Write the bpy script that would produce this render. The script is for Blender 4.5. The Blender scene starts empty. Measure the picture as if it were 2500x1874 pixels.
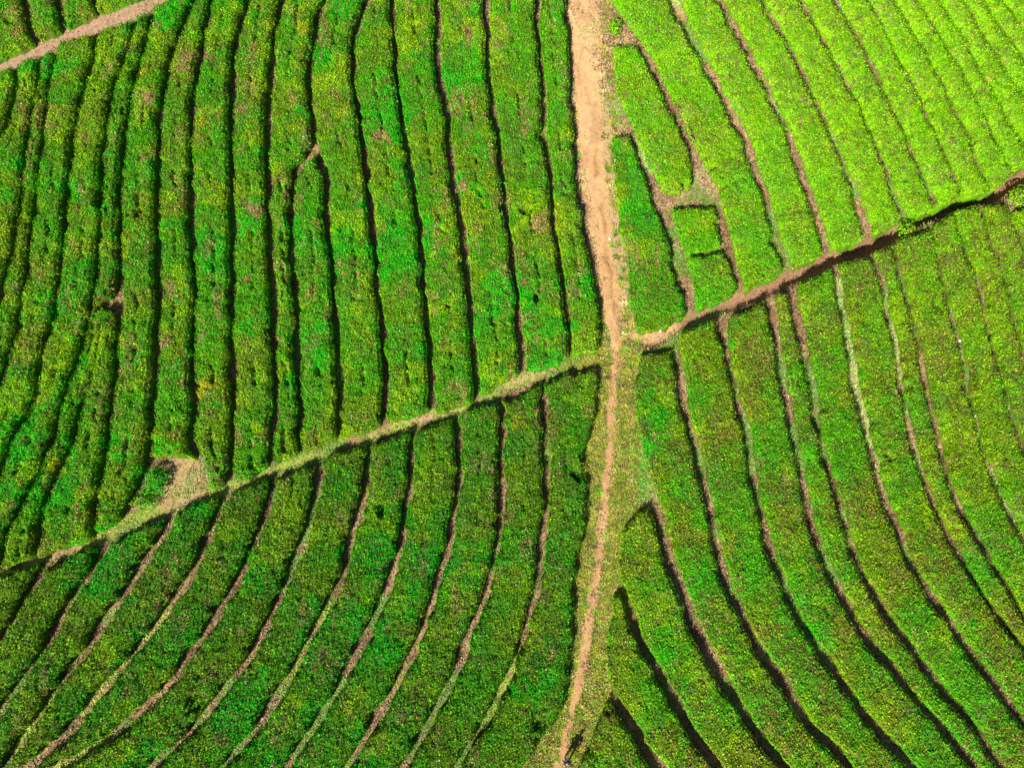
import bpy, math, random
import numpy as np
rng = np.random.default_rng(7)
random.seed(7)
sc = bpy.context.scene
COL = sc.collection

# ------------------------------------------------------------------ camera
F = 1925.0; TILT = math.radians(12.0); CAMH = 54.0
def terrain(x, y):
    u = 0.53*x + 0.85*(y-15.0)
    a = np.abs(u)
    q = np.where(a < 45, 0.0021*u*u, 0.0021*45*45 + 0.189*(1-np.exp(-(a-45)/120))*120)
    return q + 0.25*np.sin(x*0.11+1.0)*np.sin(y*0.13) - 0.4
CAM = np.array([0.0, 0.0, CAMH])
def unproj(px, py, h):
    px = np.asarray(px, float); py = np.asarray(py, float)
    a = (px-1250)/F; b = (937-py)/F
    dx = a; dy = b*math.cos(TILT) + math.sin(TILT); dz = b*math.sin(TILT) - math.cos(TILT)
    z = np.zeros_like(a)
    for _ in range(12):
        t = (z - CAMH)/dz
        x = dx*t; y = dy*t
        z = terrain(x, y) + h
    return x, y
cam_d = bpy.data.cameras.new('camera'); cam = bpy.data.objects.new('camera', cam_d); COL.objects.link(cam)
cam.location = CAM; cam.rotation_euler = (TILT, 0, 0)
cam_d.sensor_width = 36; cam_d.lens = 36*F/2500.0; cam_d.clip_end = 8000; cam_d.clip_start = 0.5
sc.camera = cam

# ------------------------------------------------------------------ noise
_lat = rng.random((16, 256, 256))
def vnoise(x, y, s, seed=0):
    L = _lat[seed % 16]
    x = np.asarray(x)/s + 37.3*seed; y = np.asarray(y)/s + 11.7*seed
    xi = np.floor(x).astype(int); yi = np.floor(y).astype(int)
    fx = x-xi; fy = y-yi
    fx = fx*fx*(3-2*fx); fy = fy*fy*(3-2*fy)
    x0 = xi & 255; x1 = (xi+1) & 255; y0 = yi & 255; y1 = (yi+1) & 255
    return (L[y0, x0]*(1-fx)+L[y0, x1]*fx)*(1-fy) + (L[y1, x0]*(1-fx)+L[y1, x1]*fx)*fy
def fbm(x, y, s, seed=0):
    return (vnoise(x, y, s, seed)*0.5 + vnoise(x, y, s*0.47, seed+1)*0.3 + vnoise(x, y, s*0.21, seed+2)*0.2)
def smooth(a, b, v):
    t = np.clip((v-a)/(b-a), 0, 1); return t*t*(3-2*t)

# ------------------------------------------------------------------ materials
def newmat(name):
    m = bpy.data.materials.new(name); m.use_nodes = True
    nt = m.node_tree; nt.nodes.clear()
    return m, nt, nt.nodes, nt.links
def leaf_material(name, rough=0.45, trans=0.25, spec=0.35):
    m, nt, N, L = newmat(name)
    out = N.new('ShaderNodeOutputMaterial'); at = N.new('ShaderNodeAttribute'); at.attribute_name = 'tint'
    p = N.new('ShaderNodeBsdfPrincipled'); p.inputs['Roughness'].default_value = rough
    p.inputs['Specular IOR Level'].default_value = spec
    tr = N.new('ShaderNodeBsdfTranslucent'); mx = N.new('ShaderNodeMixShader'); mx.inputs[0].default_value = trans
    L.new(at.outputs['Color'], p.inputs['Base Color']); L.new(at.outputs['Color'], tr.inputs['Color'])
    L.new(p.outputs[0], mx.inputs[1]); L.new(tr.outputs[0], mx.inputs[2]); L.new(mx.outputs[0], out.inputs[0])
    return m
def ground_material(name, bump=0.6, nscale=3.0, lo=0.45, hi=1.45):
    m, nt, N, L = newmat(name)
    out = N.new('ShaderNodeOutputMaterial'); at = N.new('ShaderNodeAttribute'); at.attribute_name = 'tint'
    geo = N.new('ShaderNodeNewGeometry')
    n1 = N.new('ShaderNodeTexNoise'); n1.inputs['Scale'].default_value = nscale*2.2; n1.inputs['Detail'].default_value = 8; n1.inputs['Roughness'].default_value = 0.75
    L.new(geo.outputs['Position'], n1.inputs['Vector'])
    r = N.new('ShaderNodeMapRange'); r.inputs[1].default_value = 0.3; r.inputs[2].default_value = 0.7; r.inputs[3].default_value = lo; r.inputs[4].default_value = hi
    L.new(n1.outputs['Fac'], r.inputs[0])
    mul = N.new('ShaderNodeMixRGB'); mul.blend_type = 'MULTIPLY'; mul.inputs[0].default_value = 1
    L.new(at.outputs['Color'], mul.inputs[1]); L.new(r.outputs[0], mul.inputs[2])
    n2 = N.new('ShaderNodeTexNoise'); n2.inputs['Scale'].default_value = nscale*6; n2.inputs['Detail'].default_value = 6
    L.new(geo.outputs['Position'], n2.inputs['Vector'])
    hs = N.new('ShaderNodeHueSaturation'); L.new(mul.outputs[0], hs.inputs['Color'])
    r2 = N.new('ShaderNodeMapRange'); r2.inputs[1].default_value = 0.3; r2.inputs[2].default_value = 0.7; r2.inputs[3].default_value = 0.47; r2.inputs[4].default_value = 0.53
    L.new(n2.outputs['Fac'], r2.inputs[0]); L.new(r2.outputs[0], hs.inputs['Hue'])
    p = N.new('ShaderNodeBsdfPrincipled'); p.inputs['Roughness'].default_value = 0.95; p.inputs['Specular IOR Level'].default_value = 0.1
    b = N.new('ShaderNodeBump'); b.inputs['Strength'].default_value = bump; b.inputs['Distance'].default_value = 0.05
    L.new(n2.outputs['Fac'], b.inputs['Height']); L.new(b.outputs[0], p.inputs['Normal'])
    L.new(hs.outputs[0], p.inputs['Base Color']); L.new(p.outputs[0], out.inputs[0])
    return m
M_LEAF = leaf_material('tea_leaf', 0.55, 0.28, 0.12)
M_GRASS = leaf_material('grass_blade', 0.6, 0.3, 0.2)
M_GROUND = ground_material('soil_and_litter', 0.8, 2.2)
M_PATH = ground_material('sandy_track_dirt', 0.5, 1.6, 0.78, 1.18)
M_BRANCH = ground_material('inner_branches', 1.0, 4.0)
def flat_mat(name, col, rough=0.8):
    m, nt, N, L = newmat(name)
    out = N.new('ShaderNodeOutputMaterial'); p = N.new('ShaderNodeBsdfPrincipled'); n = N.new('ShaderNodeTexNoise')
    n.inputs['Scale'].default_value = 18; n.inputs['Detail'].default_value = 4
    rp = N.new('ShaderNodeValToRGB')
    rp.color_ramp.elements[0].color = tuple(c*0.7 for c in col)+(1,); rp.color_ramp.elements[1].color = tuple(min(1, c*1.25) for c in col)+(1,)
    L.new(n.outputs['Fac'], rp.inputs[0]); L.new(rp.outputs[0], p.inputs['Base Color']); p.inputs['Roughness'].default_value = rough
    L.new(p.outputs[0], out.inputs[0]); return m

# ------------------------------------------------------------------ mesh helpers
def quad_mesh(name, co, quads, tint=None, mat=None, domain='FACE', smooth_sh=False):
    me = bpy.data.meshes.new(name)
    nv = len(co); nq = len(quads)
    me.vertices.add(nv); me.vertices.foreach_set('co', np.ascontiguousarray(co, np.float32).ravel())
    me.loops.add(nq*4); me.loops.foreach_set('vertex_index', np.ascontiguousarray(quads, np.int32).ravel())
    me.polygons.add(nq); me.polygons.foreach_set('loop_start', np.arange(nq, dtype=np.int32)*4)
    me.polygons.foreach_set('loop_total', np.full(nq, 4, np.int32))
    if smooth_sh: me.polygons.foreach_set('use_smooth', np.ones(nq, bool))
    me.update(calc_edges=True)
    if tint is not None:
        a = me.attributes.new('tint', 'FLOAT_COLOR', domain)
        t = np.ones((len(tint), 4), np.float32); t[:, :3] = tint
        a.data.foreach_set('color', t.ravel())
    if mat: me.materials.append(mat)
    return me
def link(name, me, parent=None, label=None, cat=None, group=None, kind=None, loc=None):
    o = bpy.data.objects.new(name, me); COL.objects.link(o)
    if parent is not None: o.parent = parent
    if loc is not None: o.location = loc
    if label: o['label'] = label
    if cat: o['category'] = cat
    if group: o['group'] = group
    if kind: o['kind'] = kind
    return o
def leaves(P, Nrm, size, tint, aspect=0.62):
    """kite-shaped leaf faces at P (n,3) with normals Nrm"""
    n = len(P)
    Nrm = Nrm/np.linalg.norm(Nrm, axis=1, keepdims=True)
    r = rng.normal(size=(n, 3))
    T = np.cross(Nrm, r); T /= np.linalg.norm(T, axis=1, keepdims=True)
    B = np.cross(Nrm, T)
    s = size[:, None]
    v = np.empty((n, 4, 3))
    v[:, 0] = P - T*s*0.5; v[:, 2] = P + T*s*0.5 - Nrm*s*0.12
    mid = P - T*s*0.06 + Nrm*s*0.08
    v[:, 1] = mid + B*s*0.5*aspect; v[:, 3] = mid - B*s*0.5*aspect
    q = np.arange(n*4).reshape(n, 4)
    return v.reshape(-1, 3), q, tint

# ------------------------------------------------------------------ traced curves (photo pixels)
CANH = 0.8
def P(s):
    v = [float(t) for t in s.replace(',', ' ').split()]
    return list(zip(v[0::2], v[1::2]))
YG = np.arange(-30, 62, 0.25)      # world y samples
XG = np.arange(-62, 62, 0.25)
def smooth1(a, k=2):
    ker = np.array([1, 2, 3, 2, 1.])/9
    for _ in range(k): a = np.convolve(np.pad(a, 2, mode='edge'), ker, 'valid')
    return a
def extrap(g, y, x):
    o = np.argsort(y); y = y[o]; x = x[o]
    r = np.interp(g, y, x)
    k = min(2, len(y)-1)
    s0 = (x[k]-x[0])/(y[k]-y[0]+1e-9); s1 = (x[-1]-x[-1-k])/(y[-1]-y[-1-k]+1e-9)
    s0 = np.clip(s0, -2.0, 2.0); s1 = np.clip(s1, -2.0, 2.0)
    r = np.where(g < y[0], x[0]+(g-y[0])*s0, r); r = np.where(g > y[-1], x[-1]+(g-y[-1])*s1, r)
    return r
class Curve:            # a furrow: x = f(y); hedges end at f-wl on its left and begin at f+wr on its right
    _n = 0
    def __init__(s, pts, dl=9, dr=9, rag=1.0):
        Curve._n += 1
        if isinstance(pts, str): pts = P(pts)
        pts = [(p[0], p[1]) for p in pts]
        px = np.array([p[0] for p in pts]); py = np.array([p[1] for p in pts])
        x, y = unproj(px, py, CANH)
        s.f = smooth1(extrap(YG, y, x), 3)
        s.ymin, s.ymax = y.min(), y.max()
        s.n = np.sqrt(1+np.gradient(s.f, YG)**2)
        m = 0.0285
        pyg = np.interp(YG, np.sort(y), py[np.argsort(y)])
        L = dl(pyg) if callable(dl) else np.full_like(YG, dl)
        R = dr(pyg) if callable(dr) else np.full_like(YG, dr)
        k = Curve._n
        nz = lambda sd: (vnoise(YG, YG*0+k*3.1, 1.3, sd)-0.5)*0.26*rag + (vnoise(YG, YG*0+k*5.7, 0.5, sd+1)-0.5)*0.20*rag
        s.wl = L*m + nz(2); s.wr = R*m + nz(4)
    def at(s, y): return np.interp(y, YG, s.f)
    def right(s, x, y):   # distance inside for a hedge right of the curve
        return (x-s.at(y))/np.interp(y, YG, s.n) - np.interp(y, YG, s.wr)
    def left(s, x, y):
        return (s.at(y)-x)/np.interp(y, YG, s.n) - np.interp(y, YG, s.wl)
class Limit:            # y = g(x)
    _n = 0
    def __init__(s, pts):
        Limit._n += 1
        pts = P(pts) if isinstance(pts, str) else pts
        x, y = unproj([p[0] for p in pts], [p[1] for p in pts], CANH)
        s.g = smooth1(extrap(XG, x, y), 1); s.n = np.sqrt(1+np.gradient(s.g, XG)**2)
        s.g = s.g + (vnoise(XG, XG*0+9.1*Limit._n, 0.6, 6)-0.5)*0.25
    def below(s, x, y): return (np.interp(x, XG, s.g)-y)/np.interp(x, XG, s.n)
    def above(s, x, y): return -s.below(x, y)

inter = lambda ys, vs: (lambda p: np.interp(p, ys, vs))
A = [
 Curve("37 174 29 260 17 301 3 316", 8, 8),
 Curve("93 153 90 214 78 261 69 313 59 368 55 420 52 463 43 518 35 570 25 616 17 657 6 700", 7, 7),
 Curve("133 124 130 162 116 203 114 246 107 290 100 347 94 405 90 463 84 477 80 527 72 584 68 634 59 680 54 729 46 778 35 819 23 857 12 888 3 923", 7, 7),
 Curve("237 84 229 130 214 179 200 220 191 261 180 307 174 342 169 391 165 449 162 477 159 547 153 599 146 651 139 706 133 749 124 784 113 819 101 865 93 912 90 934 78 978 58 1018 41 1050 23 1085 9 1123 0 1140", 8, 8),
 Curve("327 52 313 107 298 153 279 197 269 246 258 298 252 347 246 405 245 457 246 477 242 547 239 599 232 645 229 706 219 755 211 802 200 842 185 883 171 920 162 937 148 987 136 1036 122 1082 98 1128 81 1172 64 1198 46 1230 29 1264 14 1305 6 1340", 8, 8),
 Curve("349 32 338 78 325 122 313 160 300 203 291 249 284 290 278 333 274 385 268 434 267 475 266 600 258 700 250 800 236 870 218 940 200 985 185 1036 171 1082 156 1123 130 1160 116 1201 101 1244 93 1296 90 1337", inter([0, 850, 960, 1000, 1400], [-6, -6, 2, 8, 10]), inter([0, 850, 960, 1000, 1400], [-6, -6, 2, 8, 10])),
 Curve("368 32 359 78 347 122 333 162 321 203 313 249 307 290 300 333 301 385 292 434 290 475 291 477 290 532 290 599 290 648 291 706 290 755 287 802 284 842 279 912 278 937 272 989 265 1036 263 1082 255 1123 240 1166 232 1210 227 1253 227 1285", inter([0, 700, 720, 750, 770], [8, 8, 26, 26, 8]), 8),
 Curve("466 9 452 38 440 78 420 116 411 151 405 185 397 226 389 266 389 318 385 365 385 417 385 463 382 477 381 547 382 611 385 686 385 735 381 793 378 865 375 923 373 937 371 989 368 1042 362 1094 352 1134 342 1172 318 1215 307 1244", 10, 10),
 Curve("512 9 501 46 492 96 486 145 478 185 469 237 465 290 466 342 466 405 465 463 466 477 463 547 470 605 473 663 473 735 470 807 470 923 469 937 472 992 469 1047 465 1094 490 1120 505 1150 500 1195", 9, 9),
 Curve("602 9 588 52 576 101 569 159 566 217 563 275 562 333 563 405 563 463 563 489 565 576 567 663 567 706 563 764 566 851 569 923 569 937 569 1036 563 1108 562 1166", 9, 9),
 Curve("687 6 678 43 668 96 662 145 659 203 652 246 651 304 652 376 655 463 652 477 655 547 659 611 662 692 667 764 669 836 671 923 671 937 669 995 665 1036 662 1082 662 1134", 10, 10),
 Curve("785 9 771 52 764 107 755 151 753 197 756 246 762 304 768 352 755 372 730 398 714 420 710 463 711 489 709 547 713 611 716 677 722 735 726 807 723 865 727 929 732 1007 726 1050 727 1094", 9, 9),
 Curve("785 9 771 52 764 107 755 151 753 197 756 246 762 304 771 356 788 405 800 463 798 483 797 524 803 576 807 634 813 692 816 750 821 807 824 865 830 929 830 937 829 978 826 1013 826 1047", 10, 10),
 Curve("895 9 875 46 862 93 861 145 862 188 866 232 876 275 881 333 890 391 898 463 901 477 908 547 913 599 918 657 923 721 931 778 936 851 942 923 942 943 939 992 936 1024", 9, 9),
 Curve("958 9 959 72 965 124 969 179 973 232 979 275 988 333 997 385 1010 449 1013 477 1021 547 1028 605 1031 663 1034 715 1043 764 1047 822 1047 880 1052 929 1055 995", 9, 9),
 Curve("1065 9 1066 72 1065 139 1075 203 1089 255 1095 313 1099 376 1110 457 1117 477 1124 547 1133 605 1136 663 1143 721 1150 778 1154 836 1160 894 1163 949", 10, 12),
 Curve("1188 9 1188 87 1189 159 1195 217 1204 261 1211 313 1220 376 1227 463 1229 477 1238 547 1248 622 1258 692 1262 750 1271 822 1277 894 1276 915", 9, 11),
 Curve("1314 9 1311 72 1316 124 1326 188 1329 261 1330 313 1332 353 1340 405 1348 463 1349 477 1353 547 1362 605 1371 668 1379 721 1388 773 1394 822 1394 860", inter([0, 310, 325, 345, 360], [8, 8, 18, 18, 8]), 9),
 Curve("1374 9 1385 52 1382 87 1388 124 1390 174 1388 232 1397 290 1403 347 1397 391 1400 420 1403 477 1417 518 1423 576 1437 605 1443 657 1455 706 1462 764 1463 807 1461 845", 0, 0, 1.3),
]
bl = inter([900, 1250, 1500, 1900], [9, 9, 8, 6]); br = inter([900, 1250, 1500, 1900], [9, 11, 15, 15])
B = [
 Curve("98 1377 87 1403 58 1446 32 1490 6 1533", bl, br),
 Curve("255 1314 237 1354 217 1389 214 1403 185 1432 159 1469 133 1510 113 1550 90 1591 67 1634 38 1672 9 1707", bl, br),
 Curve("411 1253 397 1285 373 1325 342 1372 327 1403 307 1426 284 1458 261 1492 240 1527 220 1559 197 1594 168 1623 145 1655 116 1701 87 1741 52 1791 23 1828 3 1857", bl, br),
 Curve("541 1210 527 1259 507 1302 481 1348 460 1403 434 1437 405 1478 379 1513 347 1556 316 1594 284 1631 252 1669 220 1707 185 1753 153 1793 116 1825 72 1857 58 1872", bl, br),
 Curve("661 1166 658 1204 643 1253 623 1296 609 1325 591 1377 582 1403 550 1449 527 1487 507 1524 481 1562 452 1602 423 1643 394 1678 353 1718 313 1750 275 1785 226 1822 162 1857 139 1872", bl, br),
 Curve("777 1123 774 1166 765 1210 753 1253 739 1305 722 1354 701 1403 681 1443 658 1492 638 1530 608 1590 576 1634 541 1678 515 1715 486 1750 452 1793 411 1828 376 1863", bl, br),
 Curve("898 1082 895 1137 887 1195 872 1247 858 1296 843 1348 834 1403 811 1443 791 1481 771 1521 745 1568 722 1611 696 1660 667 1701 638 1747 609 1787 579 1822 544 1863", bl, br),
 Curve("1005 1044 1002 1094 1001 1152 997 1204 985 1267 971 1325 956 1383 950 1403 933 1446 921 1481 901 1524 875 1568 855 1614 829 1660 808 1698 777 1747 745 1796 716 1834 696 1869", bl, br),
 Curve("1110 1016 1117 1065 1118 1123 1115 1181 1107 1238 1098 1296 1086 1354 1072 1403 1052 1455 1040 1495 1020 1545 1002 1591 982 1634 956 1684 930 1733 901 1779 872 1822 846 1863", bl, br),
 Curve("1220 963 1225 1036 1225 1108 1224 1181 1222 1238 1215 1305 1205 1372 1196 1403 1179 1458 1162 1504 1138 1556 1121 1611 1101 1663 1069 1718 1049 1762 1020 1805 991 1851 979 1872", bl, br),
 Curve("1322 934 1327 992 1333 1065 1335 1123 1333 1181 1333 1238 1327 1296 1322 1354 1317 1395 1301 1465 1281 1515 1276 1560 1255 1621 1230 1676 1205 1727 1188 1770 1159 1811 1130 1851 1118 1872", 8, 10),
 Curve("1455 912 1458 958 1449 1007 1452 1044 1432 1099 1416 1128 1440 1157 1440 1195 1432 1253 1423 1296 1414 1340 1417 1383 1402 1409 1402 1470 1399 1535 1394 1596 1392 1646 1386 1696 1376 1737 1351 1767 1326 1792 1301 1838 1281 1873", 0, 0, 1.6),
]
CLa = Curve("1492 318 1498 376 1504 463 1507 489 1515 547 1527 605 1539 663 1542 721 1547 778 1562 802", 0, 0)
Cm1L = Curve("1527 310 1542 347 1559 391 1579 440 1588 489 1605 512 1620 558 1637 605 1643 663 1663 700 1672 747", 0, 0)
CLb = Curve("1484 43 1489 81 1507 122 1500 165 1510 203 1521 240 1540 290 1562 333 1588 391 1611 440 1640 489 1647 518 1662 576 1680 616 1692 648 1701 706 1705 750", 0, 0)
C0L = Curve("1501 32 1518 75 1550 98 1568 139 1591 174 1611 214 1631 255 1652 298 1666 339 1686 379 1696 420 1706 446 1744 498 1762 584 1767 622 1791 668 1802 700", 0, 0)
C0R = Curve("1504 6 1527 38 1547 58 1573 96 1600 139 1620 179 1643 229 1666 261 1686 307 1712 371 1730 420 1762 443 1764 477 1779 532 1796 599 1811 651 1822 692", 0, 0)
C = [C0R,
 Curve("1637 6 1657 41 1675 72 1698 116 1721 162 1744 203 1765 243 1788 287 1808 327 1828 373 1837 405 1850 440 1864 469 1874 527 1889 576 1903 625 1918 657", 4, inter([0, 300, 600], [30, 26, 30])),
 Curve("1756 6 1779 43 1794 72 1817 107 1834 145 1863 197 1877 237 1898 275 1918 313 1929 353 1947 391 1958 428 1970 469 1984 503 1993 541 2005 576 2009 599", 4, inter([0, 300, 600], [24, 22, 30])),
 Curve("1866 9 1886 49 1912 87 1932 130 1956 171 1976 208 1993 246 2013 292 2034 339 2051 379 2074 434 2086 480 2094 518 2106 550", 4, inter([0, 400, 470, 600], [20, 18, 30, 34])),
 Curve("1961 9 1982 43 2005 81 2025 124 2048 165 2071 208 2094 249 2115 295 2135 336 2150 379 2167 426 2178 463 2187 489 2199 509", 3, inter([0, 400, 470, 600], [16, 16, 24, 26])),
 Curve("2048 6 2066 41 2089 75 2109 110 2126 145 2144 188 2164 232 2181 269 2202 307 2219 347 2239 394 2260 434 2274 469 2283 500", 3, inter([0, 400, 470, 600], [18, 15, 20, 24])),
 Curve("2135 17 2155 52 2173 93 2199 139 2219 179 2239 214 2257 255 2274 290 2291 324 2306 368 2323 405 2341 443", 4, 10),
 Curve("2193 6 2216 46 2236 78 2260 116 2280 148 2303 197 2326 240 2346 284 2367 318 2381 362 2396 397", 4, 10),
 Curve("2251 9 2271 43 2297 75 2320 116 2346 159 2370 203 2390 246 2410 290 2436 336 2453 376", 3, 8),
 Curve("2300 3 2326 38 2352 75 2381 127 2401 174 2425 220 2442 243 2468 292 2497 339", 4, 9),
 Curve("2367 12 2396 64 2427 110 2451 153 2471 185 2491 214", 4, 9),
 Curve("2427 26 2451 64 2491 124", 4, 8),
 Curve("2468 17 2497 62", 3, 5),
]
dlf = inter([600, 1200, 1500], [5, 7, 12]); drf = inter([600, 1200, 1500], [27, 23, 14])
D = [
 Curve("1643 851 1652 894 1660 935 1663 984 1678 1044 1692 1099 1710 1157 1721 1209 1736 1267 1750 1325 1769 1404 1795 1460 1825 1525 1860 1590 1890 1636 1936 1696 1976 1762 2026 1822 2077 1873", dlf, drf),
 Curve("1759 802 1767 851 1779 912 1788 937 1799 998 1817 1059 1828 1123 1837 1181 1855 1250 1869 1302 1880 1346 1895 1389 1905 1409 1931 1470 1966 1530 2006 1591 2046 1646 2082 1696 2112 1747 2157 1797 2203 1843 2228 1873", dlf, drf),
 Curve("1868 721 1877 750 1888 799 1898 851 1906 923 1912 963 1924 1021 1935 1071 1947 1117 1956 1166 1970 1224 1982 1282 1999 1325 2016 1372 2026 1399 2057 1449 2087 1505 2122 1560 2162 1611 2208 1666 2253 1722 2304 1777 2344 1827 2384 1873", dlf, drf),
 Curve("1929 706 1938 741 1947 793 1961 851 1973 917 1979 949 1990 1021 2002 1071 2013 1123 2028 1172 2045 1224 2063 1282 2080 1334 2100 1383 2112 1409 2142 1460 2172 1510 2208 1550 2238 1596 2273 1646 2314 1696 2354 1742 2399 1797 2445 1863", dlf, drf),
 Curve("2031 648 2045 706 2054 764 2066 807 2077 865 2083 929 2089 958 2106 1016 2118 1071 2129 1117 2144 1166 2158 1210 2176 1259 2193 1296 2213 1348 2231 1389 2268 1439 2304 1495 2339 1545 2374 1596 2414 1646 2450 1691 2495 1757", dlf, inter([600, 1200, 1500], [26, 24, 16])),
 Curve("2129 622 2149 663 2158 706 2161 764 2176 807 2187 865 2196 923 2199 958 2216 1021 2231 1079 2242 1137 2260 1189 2274 1233 2294 1276 2320 1317 2338 1348 2358 1389 2369 1409 2404 1465 2435 1510 2470 1550 2495 1580", 5, inter([600, 700, 1200, 1500], [8, 22, 22, 18])),
 Curve("2187 605 2205 686 2219 750 2233 802 2245 860 2257 923 2265 987 2286 1056 2300 1108 2312 1166 2329 1210 2352 1264 2381 1305 2404 1348 2425 1383 2435 1404 2460 1439 2495 1495", 5, inter([600, 680, 1200, 1500], [8, 20, 22, 16])),
 Curve("2274 561 2286 619 2297 677 2312 726 2332 802 2343 833 2358 894 2364 958 2381 1021 2398 1094 2413 1146 2439 1210 2459 1253 2477 1285 2497 1317", 3, inter([560, 700, 950, 1200], [9, 16, 20, 24])),
 Curve("2335 538 2358 616 2381 663 2398 721 2410 778 2422 836 2436 894 2450 937 2468 1001 2482 1056 2497 1094", 3, inter([560, 700, 950, 1200], [9, 18, 20, 22])),
 Curve("2404 527 2419 584 2442 634 2456 692 2471 738 2485 793 2497 836", 4, 14),
 Curve("2468 512 2484 560 2497 590", 4, 14),
]
DL0 = Curve("1565 865 1559 880 1556 935 1556 978 1562 1036 1579 1094 1594 1152 1608 1195 1625 1260 1640 1320 1655 1370 1668 1410 1692 1454 1710 1510 1738 1570 1770 1631 1802 1691 1830 1737 1858 1785 1905 1842 1932 1873", 0, 0)
Dm1L = Curve("1582 1221 1592 1267 1604 1317 1618 1363 1627 1395 1633 1404 1657 1454 1671 1510 1700 1570 1734 1631 1764 1691 1796 1737 1840 1795 1872 1842 1900 1873", 0, 0)
DL1 = Curve("1575 1235 1536 1267 1518 1290 1518 1325 1513 1383 1517 1420 1535 1450 1553 1500 1578 1560 1610 1621 1640 1671 1670 1721 1702 1772 1728 1822 1762 1863", 0, 0)
Dm2L = Curve("1507 1439 1526 1500 1549 1560 1578 1621 1608 1671 1638 1721 1668 1772 1694 1822 1728 1863", 0, 0)
DL2 = Curve("1502 1455 1497 1470 1492 1545 1475 1596 1482 1646 1497 1691 1515 1706 1545 1747 1567 1787 1597 1832 1625 1873", 0, 0, 1.5)
Dm3L = Curve("1485 1706 1514 1747 1534 1787 1563 1832 1588 1873", 0, 0)
DL3 = Curve("1477 1722 1472 1762 1446 1792 1440 1838 1412 1873", 0, 0, 1.5)
E = [Curve("54 -30 58 9 64 43 69 78 84 96", 9, 9), Curve("133 -30 136 6 142 38 151 61", 9, 9), Curve("214 -30 226 12 232 24", 8, 8)]
EB = Limit("-150 215 -60 160 0 130 49 116 67 100 96 84 133 67 165 55 203 38 229 26 284 6 400 -40")
AT = Limit("-150 240 0 176 12 171 52 151 87 142 124 128 139 106 232 81 275 69 318 48 356 32 376 20 411 5 434 -20 500 -150 560 -400")
AB = Limit("-150 1450 0 1388 29 1380 113 1348 200 1320 246 1290 290 1264 330 1250 434 1215 510 1198 550 1181 609 1164 658 1137 710 1111 762 1097 814 1070 846 1065 924 1035 953 1027 1046 1004 1075 1001 1136 984 1179 965 1230 925 1287 902 1339 894 1388 874 1414 862 1455 859 1500 850")
BT = Limit("-150 1470 9 1399 67 1378 139 1386 180 1350 278 1317 379 1268 434 1243 521 1214 564 1197 622 1182 643 1177 701 1154 756 1136 808 1107 860 1096 933 1075 985 1058 1023 1046 1086 1038 1130 1003 1208 986 1243 974 1287 956 1339 928 1356 919 1446 903 1500 900")
CB = Limit("1500 805 1562 806 1611 804 1634 790 1675 761 1704 752 1750 735 1799 712 1840 700 1860 692 1909 665 1935 654 2010 616 2039 599 2106 587 2138 567 2173 556 2207 520 2265 515 2309 498 2352 472 2424 463 2470 432 2500 402 2650 330")
DT = Limit("1500 870 1565 866 1617 862 1650 850 1658 806 1715 789 1747 783 1791 769 1840 746 1889 714 1927 703 1953 691 2028 659 2051 642 2121 621 2138 607 2173 598 2207 578 2265 558 2312 523 2352 505 2439 494 2462 503 2500 510 2650 450")
FT = Limit("-200 -110 2700 -110"); FB = Limit("-200 1990 2700 1990")
def hl(y): return Limit("0 %d 2500 %d" % (y, y))
xl_edge = Curve("-150 -100 -150 1990", 0, 0); xr_edge = Curve("2640 -100 2640 1990", 0, 0)

# circles in the hedges: (px, py, radius px, kind); kinds: hole = bare gap in the hedge, tan = dry twiggy patch, yellow / fresh = colour of the shrubs there
SPOTS = [(1715,440,34,'clear'),(450,147,24,'tan'),(256,738,13,'clear'),(240,754,9,'clear'),(362,243,24,'tan'),(400,60,0,'tan'),(620,510,26,'tan'),(1318,545,24,'tan'),(588,270,16,'tan'),
 (470,275,18,'tan'),(492,140,24,'tan'),(1096,268,0,'tan'),(420,700,18,'tan'),(400,833,18,'tan'),(310,838,14,'tan'),(600,685,14,'tan'),(1145,80,22,'tan'),
 (935,336,20,'tan'),(1130,455,20,'tan'),(1290,510,12,'hole'),(1105,540,6,'hole'),(1095,750,7,'hole'),(1310,730,9,'hole'),
 (326,1172,0,'tan'),(1325,1768,17,'hole'),(932,1250,14,'hole'),(1412,1158,14,'hole'),(1268,1030,20,'yellow'),(127,1140,20,'yellow'),
 (500,945,24,'yellow'),(492,300,20,'yellow'),(415,20,0,'tan'),(740,70,20,'yellow'),(350,180,14,'yellow'),(1408,1468,16,'hole'),(2170,1117,14,'hole'),
 (480,1718,18,'hole'),(1490,1730,8,'hole'),(2490,213,14,'hole'),
 (1100,1240,0,'hole'),(1020,500,0,'hole'),(335,520,14,'hole'),(25,50,12,'hole'),
 (1580,1095,26,'fresh'),(1600,1010,22,'fresh'),(660,1730,26,'fresh'),(360,1820,26,'fresh'),(280,1075,34,'fresh'),(390,1090,30,'fresh'),(890,500,22,'fresh'),(1770,830,34,'fresh')]
_sx, _sy = unproj([s[0] for s in SPOTS], [s[1] for s in SPOTS], CANH)
def spots(x, y, kind):
    r = np.zeros_like(x)
    w = 1 + 1.3*(vnoise(x, y, 0.4, 9)-0.5)
    for k, s in enumerate(SPOTS):
        if s[3] == kind and s[2] > 0:
            R = s[2]*0.0285
            d = np.hypot(x-_sx[k], y-_sy[k])/R*w
            r = np.maximum(r, 1-smooth(0.6, 1.15, d))
    return r

def smin(a, b, k=0.25):
    h = np.clip(0.5+0.5*(b-a)/k, 0, 1)
    return b*(1-h)+a*h - k*h*(1-h)

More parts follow.
